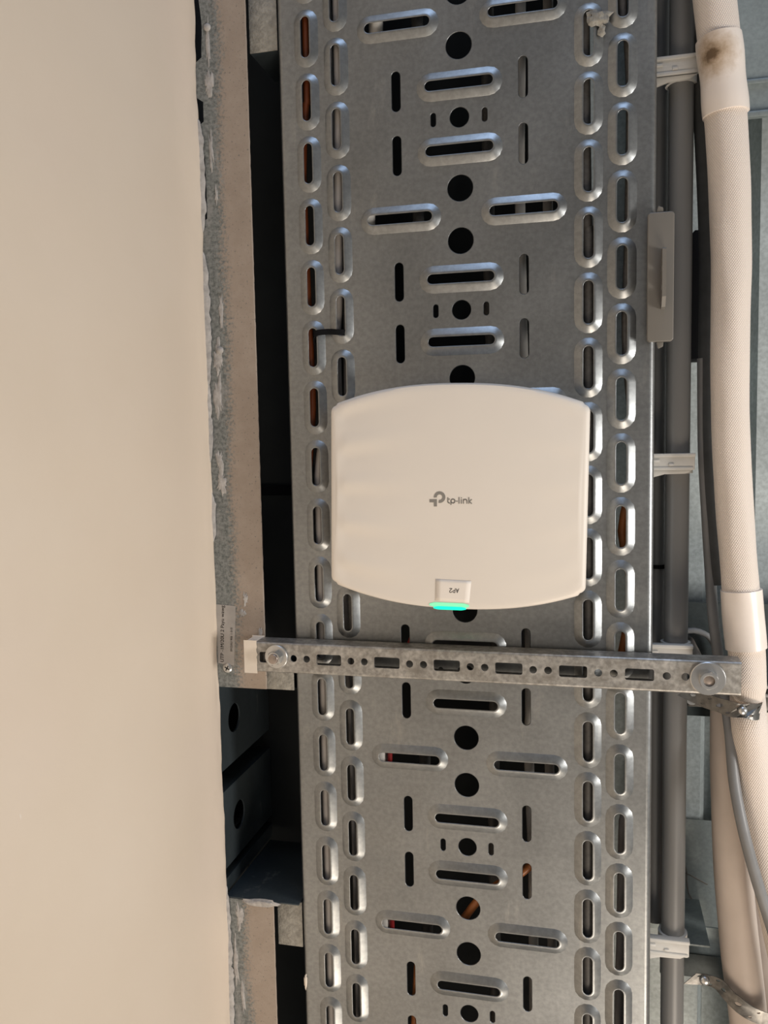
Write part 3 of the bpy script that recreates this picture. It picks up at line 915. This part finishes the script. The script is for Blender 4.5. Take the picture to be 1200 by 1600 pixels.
def smear(u, v, rx, ry, seed, parent, rz=.9, mat='plaster', tilt=0.):
    p = at(u, v, FZ)
    mb = MB(); n = 40; poly = []
    for i in range(n):
        a = 2 * PI * i / n; d = Vector((math.cos(a), math.sin(a), 0))
        k = .75 + .55 * noise.noise(d * 1.5 + Vector((seed * 3.3, 0, 0))) + .45 * noise.noise(d * 6 + Vector((seed, 5, 0)))
        poly.append((p.x + rx * k * d.x, p.y + ry * k * d.y))
    hh = rz * .7
    mb.add([(p.x, p.y, FZ - hh)] + [(p.x + (x - p.x) * f, p.y + (y - p.y) * f, FZ - z_ + .12 * noise.noise(Vector((x, y, seed)))) for f, z_ in ((.5, hh * .9), (.85, hh * .6), (1, -.1)) for x, y in poly],
           [(0, 1 + i, 1 + (i + 1) % n) for i in range(n)] + [(1 + j * n + i, 1 + (j + 1) * n + i, 1 + (j + 1) * n + (i + 1) % n, 1 + j * n + (i + 1) % n) for j in range(2) for i in range(n)])
    mb.build('plaster_smear', mat, parent, smooth=60)
for k, (u, v, rx, ry) in enumerate(((325, 70, 2.2, 26), (327, 130, 5, 13), (330, 235, 2.6, 22), (338, 305, 1.6, 9), (346, 490, 2.6, 16), (341, 560, 5.5, 18), (341, 620, 5, 24), (346, 752, 6, 16), (343, 720, 4, 12), (383, 935, 3, 7), (379, 958, 4, 5), (407, 990, 2.4, 9))):
    smear(u, v, rx, ry, k + 20, tr1)
for k, (u, v, rx, ry) in enumerate(((374, 1430, 4.5, 15), (369, 1500, 3, 30), (380, 1560, 2.2, 22))):
    smear(u, v, rx, ry, k + 50, tr2)

# ---- wall studs that rise behind the board, each with a service hole
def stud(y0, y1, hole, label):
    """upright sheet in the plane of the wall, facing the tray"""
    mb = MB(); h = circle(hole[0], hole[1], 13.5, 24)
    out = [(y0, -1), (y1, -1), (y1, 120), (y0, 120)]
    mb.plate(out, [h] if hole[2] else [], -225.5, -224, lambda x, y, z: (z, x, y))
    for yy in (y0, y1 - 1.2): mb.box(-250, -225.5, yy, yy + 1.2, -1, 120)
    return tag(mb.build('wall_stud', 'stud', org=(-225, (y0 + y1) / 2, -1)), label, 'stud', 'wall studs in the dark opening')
def yx(u, v, x):
    d = R.transposed() @ Vector(((u - 600) / FPX, (v - 800) / FPX, 1)); p = CAM + d * ((x - CAM.x) / d.x); return p
h1 = yx(366, 1121, -224); h2 = yx(374, 1272, -224)
stud(Y_a - 30, yx(352, 1202, -224).y, (h1.y, h1.z, 1), 'upper dull steel stud with a round hole in the dark opening')
stud(yx(352, 1236, -224).y, yx(360, 1350, -224).y, (h2.y, h2.z, 1), 'lower dull steel stud with a round hole in the dark opening')
stud(yx(360, 1366, -224).y, Y_b - 1.6, (0, 0, 0), 'narrow plain steel stud next to the lower end of the dark opening')
# dark board added to shut light out of the wall cavity behind the studs
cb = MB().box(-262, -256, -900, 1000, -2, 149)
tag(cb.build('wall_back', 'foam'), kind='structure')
# added black boxes that darken the void above the tray and the left gap
def void_box():
    t = thing('dark_void_box', (-120, 0, 62), 'added black boxes above the tray that darken the void seen through the gap on its left', 'void_box')
    MB().box(-216, 92, -900, 150, 84, 140).build('void_box_body', 'void_black', t, bevel=3)
    MB().box(-254, 92, 150, 900, 122, 146).build('void_box_body', 'void_black', t, bevel=3)
    MB().box(-218, 94, -30, -20, 82, 142).build('void_box_band', 'black', t)
    return t
void_box()

# ================================================================== RIGHT SIDE
# ---- conduits
mb = MB().tube([(171.2, -1000, 42), (171.2, 0, 42), (171.0, 1000, 42)], 9.6, 28, 60)
tag(mb.build('conduit', 'pvc', smooth=60), 'thick grey plastic conduit running beside the right edge of the tray', 'conduit', 'grey conduits beside the tray')
mb = MB().tube([(155.0, -1000, 62), (156.8, 0, 62), (157.5, at(1030, 1437, 62).y, 62)], 7.6, 24, 60)
thin = mb.build('conduit', 'pvc', smooth=60)
tag(thin, 'thinner grey conduit squeezed between the tray and the thick one', 'conduit', 'grey conduits beside the tray')
# tie on the thin conduit
p = at(1031, 886, 54)
mb = MB().lathe((157, p.y, 62), [(7.8, -1.6), (9, -1.6), (9, 1.6), (7.8, 1.6), (7.8, -1.6)], 28, (0, 1, 0))
mb.box(163, 167, p.y - 2, p.y + 2, 53, 57)
tag(mb.build('cable_tie', 'black', smooth=35), 'black tie round the thin conduit beside the tray', 'cable tie')

def pipe_clip(v0, v1, label):
    y0 = at(1050, v0, 32).y; y1 = at(1050, v1, 32).y; cy = (y0 + y1) / 2; hw = (y1 - y0) / 2
    t = thing('pipe_clip', (171, cy, 56), label, 'pipe clip', 'light grey clips on the thick conduit')
    # ring that hugs the pipe, open at the back
    mb = MB(); n = 22; vs_ = []; fs = []
    for i in range(n + 1):
        a = math.radians(-150 + 300 * i / n) - PI / 2
        for r, y in ((9.8, -hw), (12, -hw), (12, hw), (9.8, hw)):
            vs_.append((171 + r * math.cos(a), cy + y, 42 + r * math.sin(a)))
    for i in range(n):
        for k in range(4): fs.append((i * 4 + k, i * 4 + (k + 1) % 4, i * 4 + 4 + (k + 1) % 4, i * 4 + 4 + k))
    fs += [(0, 1, 2, 3), (n * 4 + 3, n * 4 + 2, n * 4 + 1, n * 4)]
    mb.add(vs_, fs).build('ring', 'pvc_clip', t, smooth=40)
    MB().box(146, 183, cy - hw, cy + hw * .62, 27.2, 30.6).build('latch_plate', 'pvc_clip', t, bevel=.6)
    MB().box(147, 183.4, cy - hw * 1.04, cy - hw * .72, 26.0, 33).build('rib', 'pvc_clip', t, bevel=.5)
    MB().box(147, 182, cy + hw * .30, cy + hw * .62, 26.4, 33).build('rib', 'pvc_clip', t, bevel=.5)
    MB().prism([(147, cy + hw * .6), (182, cy + hw * .6), (176, cy + hw), (160, cy + hw * 1.05), (147, cy + hw * 1.5)], 29, 33).build('foot', 'pvc_clip', t, bevel=.4)
    MB().box(150, 156, cy - hw * .45, cy - hw * .2, 26.2, 28).build('catch', 'pvc_clip', t, bevel=.3)
    MB().box(163, 167, cy - hw * .05, cy + hw * .2, 26.2, 28).build('catch', 'pvc_clip', t, bevel=.3)
    MB().box(165, 177, cy - hw * .8, cy + hw * .8, 52, 58).build('base', 'pvc_clip', t, bevel=.6)
    return t
pipe_clip(92, 128, 'light grey pipe clip on the conduit near the top of the tray')
pipe_clip(709, 740, 'light grey pipe clip on the conduit level with the access point')
pipe_clip(1006, 1040, 'light grey pipe clip mostly hidden behind the right end of the rail')
pipe_clip(1464, 1494, 'light grey pipe clip on the conduit below the rail, lowest of all')

# ---- grey plastic plate with a hook at the tray's edge
def hook_plate():
    a = at(1012, 333, -9); b = at(1052, 533, -9)
    x0, x1, y0, y1 = a.x, b.x, a.y, b.y
    t = thing('hook_plate', ((x0 + x1) / 2, (y0 + y1) / 2, -4), 'grey plastic plate with a raised hook at the right edge of the tray', 'plastic plate')
    MB().prism(rrect(x0, x1, y0, y1, 2.6), -10, -4.6).build('plate', 'pvc_plate', t, bevel=.7, seg=3)
    hx = at(1037, 400, -14).x; ya = at(1037, 389, -14).y; yb = at(1037, 482, -14).y
    # hook: an upright tongue with a chamfered lower end
    pr = [(ya, -10), (ya, -19), (ya + 1, -20.5), (yb - 8, -20.5), (yb - 1, -15), (yb, -10)]
    hm = (ya + yb) / 2
    MB().plate(pr, [circle(hm - 7, -15.4, 2.6, 14), circle(hm + 7, -15.4, 2.6, 14)], hx - 1.4, hx + 1.4, lambda x, y, z: (z, x, y)).build('hook', 'pvc_plate', t)
    for yy, s in ((y0, -1), (y1, 1)):
        c = (at(1031, 333 if s < 0 else 536, -7).x)
        MB().prism([(c - 2.6, yy), (c + 2.6, yy), (c + 2.2, yy + s * 3.6), (c - 1.2, yy + s * 5)], -8.5, -5).build('nub', 'pvc_plate', t, bevel=.4)
    MB().box(x0 + 9.4, x0 + 14, y0 + 10, y1 - 10, -4.8, 30).build('stem', 'pvc_plate', t)
    return t
hook_plate()

# ---- black block behind the conduit
pa = at(1078, 360, 80); pb = at(1102, 560, 80)
mb = MB().prism([(pa.x, pa.y + 5), (pa.x + 4, pa.y), (pb.x + 16, pa.y), (pb.x + 16, pb.y), (pa.x, pb.y)], 80, 120)
tag(mb.build('black_box', 'black', bevel=.5), 'black block fixed behind the thick conduit', 'box')

# ---- white woven insulated pipe
TZ = 15.
upper = [(1060, -900), (1085, -500), (1108, -120), (1113, -50), (1117, 0), (1127, 100), (1135, 200), (1140, 300), (1142, 400), (1141, 500), (1140, 600), (1142, 700), (1148, 800), (1156, 900), (1160, 960), (1166, 1010), (1168, 1060), (1169, 1092)]
P = [at(u, v, TZ) for u, v in upper]
PY = [p for p in P]
def along(v0, v1, pts=upper, z=TZ, n=9):
    """stretch of the pipe's centre line between two heights in the photo"""
    res = []
    for i in range(n):
        v = v0 + (v1 - v0) * i / (n - 1)
        for (ua, va), (ub, vb) in zip(pts[:-1], pts[1:]):
            if va <= v <= vb: res.append(at(ua + (ub - ua) * (v - va) / (vb - va), v, z)); break
    return res
s_p = at(1113, 80, 2)
t = thing('insulated_pipe', (P[8].x, P[8].y, TZ), 'white woven-sleeved pipe beside the conduit, taped and stained near the top', 'pipe')
STAIN = tuple(-(a_ - b_) * .001 for a_, b_ in zip((at(1112, 84, 1)), ORG[t.name]))
M['stain'] = mat_stain()
def r_up(k): return (15.2 - 1.3 * smst(.55, .75, k)) * (1 - .25 * smst(.99, 1., k))
MB().tube(P, r_up, 40, 5, wob=.05, seed=2).build('woven_sleeve', 'braid', t, smooth=60)
def r_tp(k): return 16.5 + .4 * math.sin(k * 9)
MB().tube(along(60, 180), r_tp, 40, 3, wob=.07, seed=5).build('tape_wrap', 'stain', t, smooth=60)
MB().tube(along(921, 1012), lambda k: 15.5, 40, 3, wob=.08, seed=9).build('tape_wrap', 'tape', t, smooth=60)
# torn seam of the wrapping
sm = [at(u, v, 2) for u, v in ((1139, 70), (1142, 100), (1146, 125), (1150, 148), (1157, 175))]
MB().tube([(p.x, p.y, 2.6 + i * .9) for i, p in enumerate(sm)], .8, 8, 2, wob=.6).build('torn_seam', 'wrap', t, smooth=60)
lo = [(1167, 1085), (1170, 1125), (1176, 1180), (1184, 1250), (1197, 1330), (1213, 1420), (1235, 1530), (1262, 1650), (1330, 1950), (1400, 2300)]
mb = MB().tube([at(u, v, 16 + (12 if v < 1100 else 0)) for u, v in lo], 13.6, 36, 6, wob=.05, seed=4)
tag(mb.build('insulated_pipe', 'braid', smooth=60), 'white woven-sleeved pipe continuing below the perforated strap', 'pipe')

# ---- wide beige wrapped pipes below
mb = MB().tube([at(u, v, 52) for u, v in ((1141, 1105), (1141, 1200), (1143, 1300), (1148, 1400), (1158, 1500), (1172, 1620), (1195, 1800), (1240, 2200))], 15.8, 36, 8, wob=.05, seed=6)
tag(mb.build('wrapped_pipe', 'wrap', smooth=60), 'beige wrapped pipe left of the grey cable, below the rail', 'pipe', 'beige wrapped pipes')
mb = MB().tube([at(u, v, 86) for u, v in ((1176, 1105), (1178, 1250), (1186, 1400), (1196, 1500), (1212, 1620), (1235, 1800), (1280, 2200))], 16.5, 36, 8, wob=.05, seed=8)
tag(mb.build('wrapped_pipe', 'wrap', smooth=60), 'beige wrapped pipe right of the ridge line, below the rail', 'pipe', 'beige wrapped pipes')

# ---- dark foam tube and grey cable
mb = MB().tube([at(u, v, 46) for u, v in ((1092, -900), (1092, -500), (1091, -60), (1094, 60), (1100, 180), (1106, 300), (1109, 400), (1108, 500), (1107, 600), (1108, 700), (1113, 800), (1121, 880), (1124, 912))], 8.2, 28, 8, wob=.03)
tag(mb.build('foam_tube', 'foam', smooth=60), 'dark grey foam tube tucked behind the white woven pipe', 'foam tube')
mb = MB().tube([at(u, v, z) for u, v, z in ((1098, 560, 44), (1099, 700, 44), (1104, 800, 44), (1110, 900, 44), (1114, 960, 40), (1123, 1030, 36), (1133, 1090, 28), (1141, 1150, 18), (1147, 1220, 7), (1160, 1290, -3), (1178, 1360, -5), (1198, 1425, -5), (1222, 1500, -6), (1250, 1580, -6), (1330, 1850, -8), (1420, 2200, -8))], 4.4, 20, 6)
tag(mb.build('grey_cable', 'grey_cable', smooth=60), 'grey cable slanting over the beige wrapped pipes', 'cable')
mb = MB().tube([at(u, v, 90) for u, v in ((1070, 986), (1085, 985), (1100, 990), (1110, 998), (1118, 1015), (1120, 1045))], 2.6, 16, 3)
tag(mb.build('grey_cable', 'grey_cable', smooth=60), 'short looped grey cable in front of the dark beam', 'cable')

# ---- perforated straps
def strap(path, width, holes, label, bolts, org):
    """band along a path, holes given as (distance along, across, radius)"""
    t = thing('perforated_strap', org, label, 'metal strap', 'perforated metal straps')
    pts = spline(path, 1.); cum = [0.]
    for p_, q_ in zip(pts[:-1], pts[1:]): cum.append(cum[-1] + (q_ - p_).length)
    L = cum[-1]
    def ev(x, y, z):
        x = max(0., min(L - 1e-4, x)); i = 0
        while i < len(cum) - 2 and cum[i + 1] < x: i += 1
        f = (x - cum[i]) / (cum[i + 1] - cum[i]); p_ = pts[i].lerp(pts[i + 1], f)
        i0, i1 = max(0, i - 3), min(len(pts) - 1, i + 4); d = (pts[i1] - pts[i0]).normalized()
        w = Vector((0, 1, 0)); w = (w - d * w.y).normalized(); n_ = d.cross(w)
        return p_ + w * y + n_ * z
    hs = [circle(h[0], h[1], h[2], 14) for h in holes]; hw = width / 2
    n = int(L / 2.5)
    out = [(L * i / n, -hw) for i in range(n + 1)] + [(L * i / n, hw) for i in range(n, -1, -1)]
    MB().plate(out, hs, -.5, .5, ev).build('band', 'strap', t, smooth=40)
    for (s_, w_, r) in bolts:
        c = ev(s_, w_, 0); d = (ev(s_, w_, 1) - c); d = d if d.z < 0 else -d
        MB().lathe(c, [(r, .2), (r, 1.2), (r * .8, 2.6), (r * .4, 3.3), (.01, 3.4)], 24, d.normalized()).build('screw', 'bolt', t, smooth=60)
    return t
a = at(1120, 1104, 0); b = at(1166, 1110, 0); c = at(1186, 1112, 6)
zt = 1.0
strap([(a.x - 22, a.y - 5, 22), (a.x - 6, a.y - 1, 10), (a.x + 6, a.y + .5, 2.5), (b.x - 8, b.y, -.5), (b.x + 2, b.y, 0), (c.x - 1, c.y, 5), (c.x + 3, c.y, 15), (c.x + 2, c.y, 26)], 16,
      [(8, 0, 2.2), (20, -4, 1.3), (20, 4, 1.3), (31, 0, 2.4), (41, -4.6, 1.4), (41, 4.6, 1.4), (58, -4.6, 1.4), (58, 4.6, 1.4), (66, 0, 2.2)],
      'perforated strap holding the woven pipe just below the rail end', [(48, 0, 3.6)], (b.x, b.y, 0))
pts = [at(1078, 1529, 44), at(1100, 1531, 44), at(1122, 1538, 40), at(1140, 1556, 34), at(1165, 1578, 30), at(1195, 1592, 30), at(1240, 1602, 34)]
strap(pts, 15, [(4.5, -4.5, 1.3), (20, -4.5, 1.4), (20, 4.5, 1.4), (29, 0, 2.0), (43, 0, 2.3), (57, -4, 1.2), (57, 4, 1.2), (72, 0, 2.4), (86, 0, 1.4)],
      'perforated strap sweeping under the beige pipes at the lower right', [(12, 0, 4.2)], tuple(pts[1]))

# ---- steelwork behind, on the right
yb0 = at(1100, 941, 100).y; yb1 = at(1100, 1118, 100).y
mb = MB().sweep_y([(0, 0)] * 0 + [], 0, 0) if False else MB()
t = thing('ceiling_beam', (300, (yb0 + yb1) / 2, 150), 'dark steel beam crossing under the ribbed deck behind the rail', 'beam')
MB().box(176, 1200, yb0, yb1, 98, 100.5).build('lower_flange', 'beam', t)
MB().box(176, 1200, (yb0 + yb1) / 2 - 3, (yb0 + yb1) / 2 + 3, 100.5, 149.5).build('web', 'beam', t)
# second rail behind, with two bolts
yc = at(1100, 1100, 46).y
t = thing('support_rail', (260, yc, 40), 'dark support rail behind the woven pipe, below the slotted rail', 'rail')
MB().box(184, 420, yc - 9, yc + 9, 66, 68).build('face', 'strap', t, bevel=.5)
MB().box(184, 420, yc + 7.4, yc + 9, 68, 90).build('side_flange', 'beam', t)
MB().box(184, 420, yc - 9, yc - 7.4, 68, 90).build('side_flange', 'beam', t)
for (u, v) in ((1081, 1092), (1199, 1080)):
    p = at(u, v, 62); hexnut((p.x, p.y, 66), 10, 5, 2.5, .3).build('nut', 'bolt', t, smooth=28)
# plain sheets fixed under the deck
def panel(y0, y1, z, label, lips):
    t = thing('sheet_panel', (320, (y0 + y1) / 2, z), label, 'steel sheet', 'plain galvanised sheets under the deck')
    MB().box(152, 700, y0, y1, z, z + 1).build('sheet', 'panel', t)
    for (a_, b_, h) in lips:
        MB().box(152, 700, a_, b_, z - h, z - .05).build('folded_lip', 'panel', t, bevel=.8)
    return t
ya, yb = -900, at(1150, 188, 135).y
l0 = at(1150, 128, 135).y
panel(ya, yb, 135, 'plain galvanised sheet with a folded lip at the top right', [(l0, l0 + 4, 3), (yb - 5, yb, 5)])
ya, yb = at(1090, 1281, 138).y, at(1090, 1458, 138).y
pn = panel(ya, yb, 138, 'plain galvanised sheet with a pen squiggle, lower right', [])
def onp(u, v, lift): p = at(u, v, 137.8); p.z = 137.6 if lift else 138; return p
MB().strokes([[(1070, 1350), (1073, 1362), (1073, 1378), (1076, 1396), (1081, 1405)], [(1070, 1364), (1078, 1367), (1090, 1374), (1105, 1382)]], 1.6, onp).build('pen_squiggle', 'ink_pale', pn)
# angle bracket behind the lower strap
ya, yb = at(1090, 1487, 52).y, at(1090, 1558, 52).y
t = thing('angle_bracket', (200, ya, 52), 'galvanised angle bracket behind the lowest strap', 'bracket')
MB().box(164, 228, ya, yb - 8, 92, 94).build('plate', 'panel', t)
MB().box(164, 236, yb - 22, yb, 80, 82).build('plate', 'beam', t, bevel=.5)
MB().box(164, 204, ya - 1.5, ya, 60, 137).build('upstand', 'panel', t)
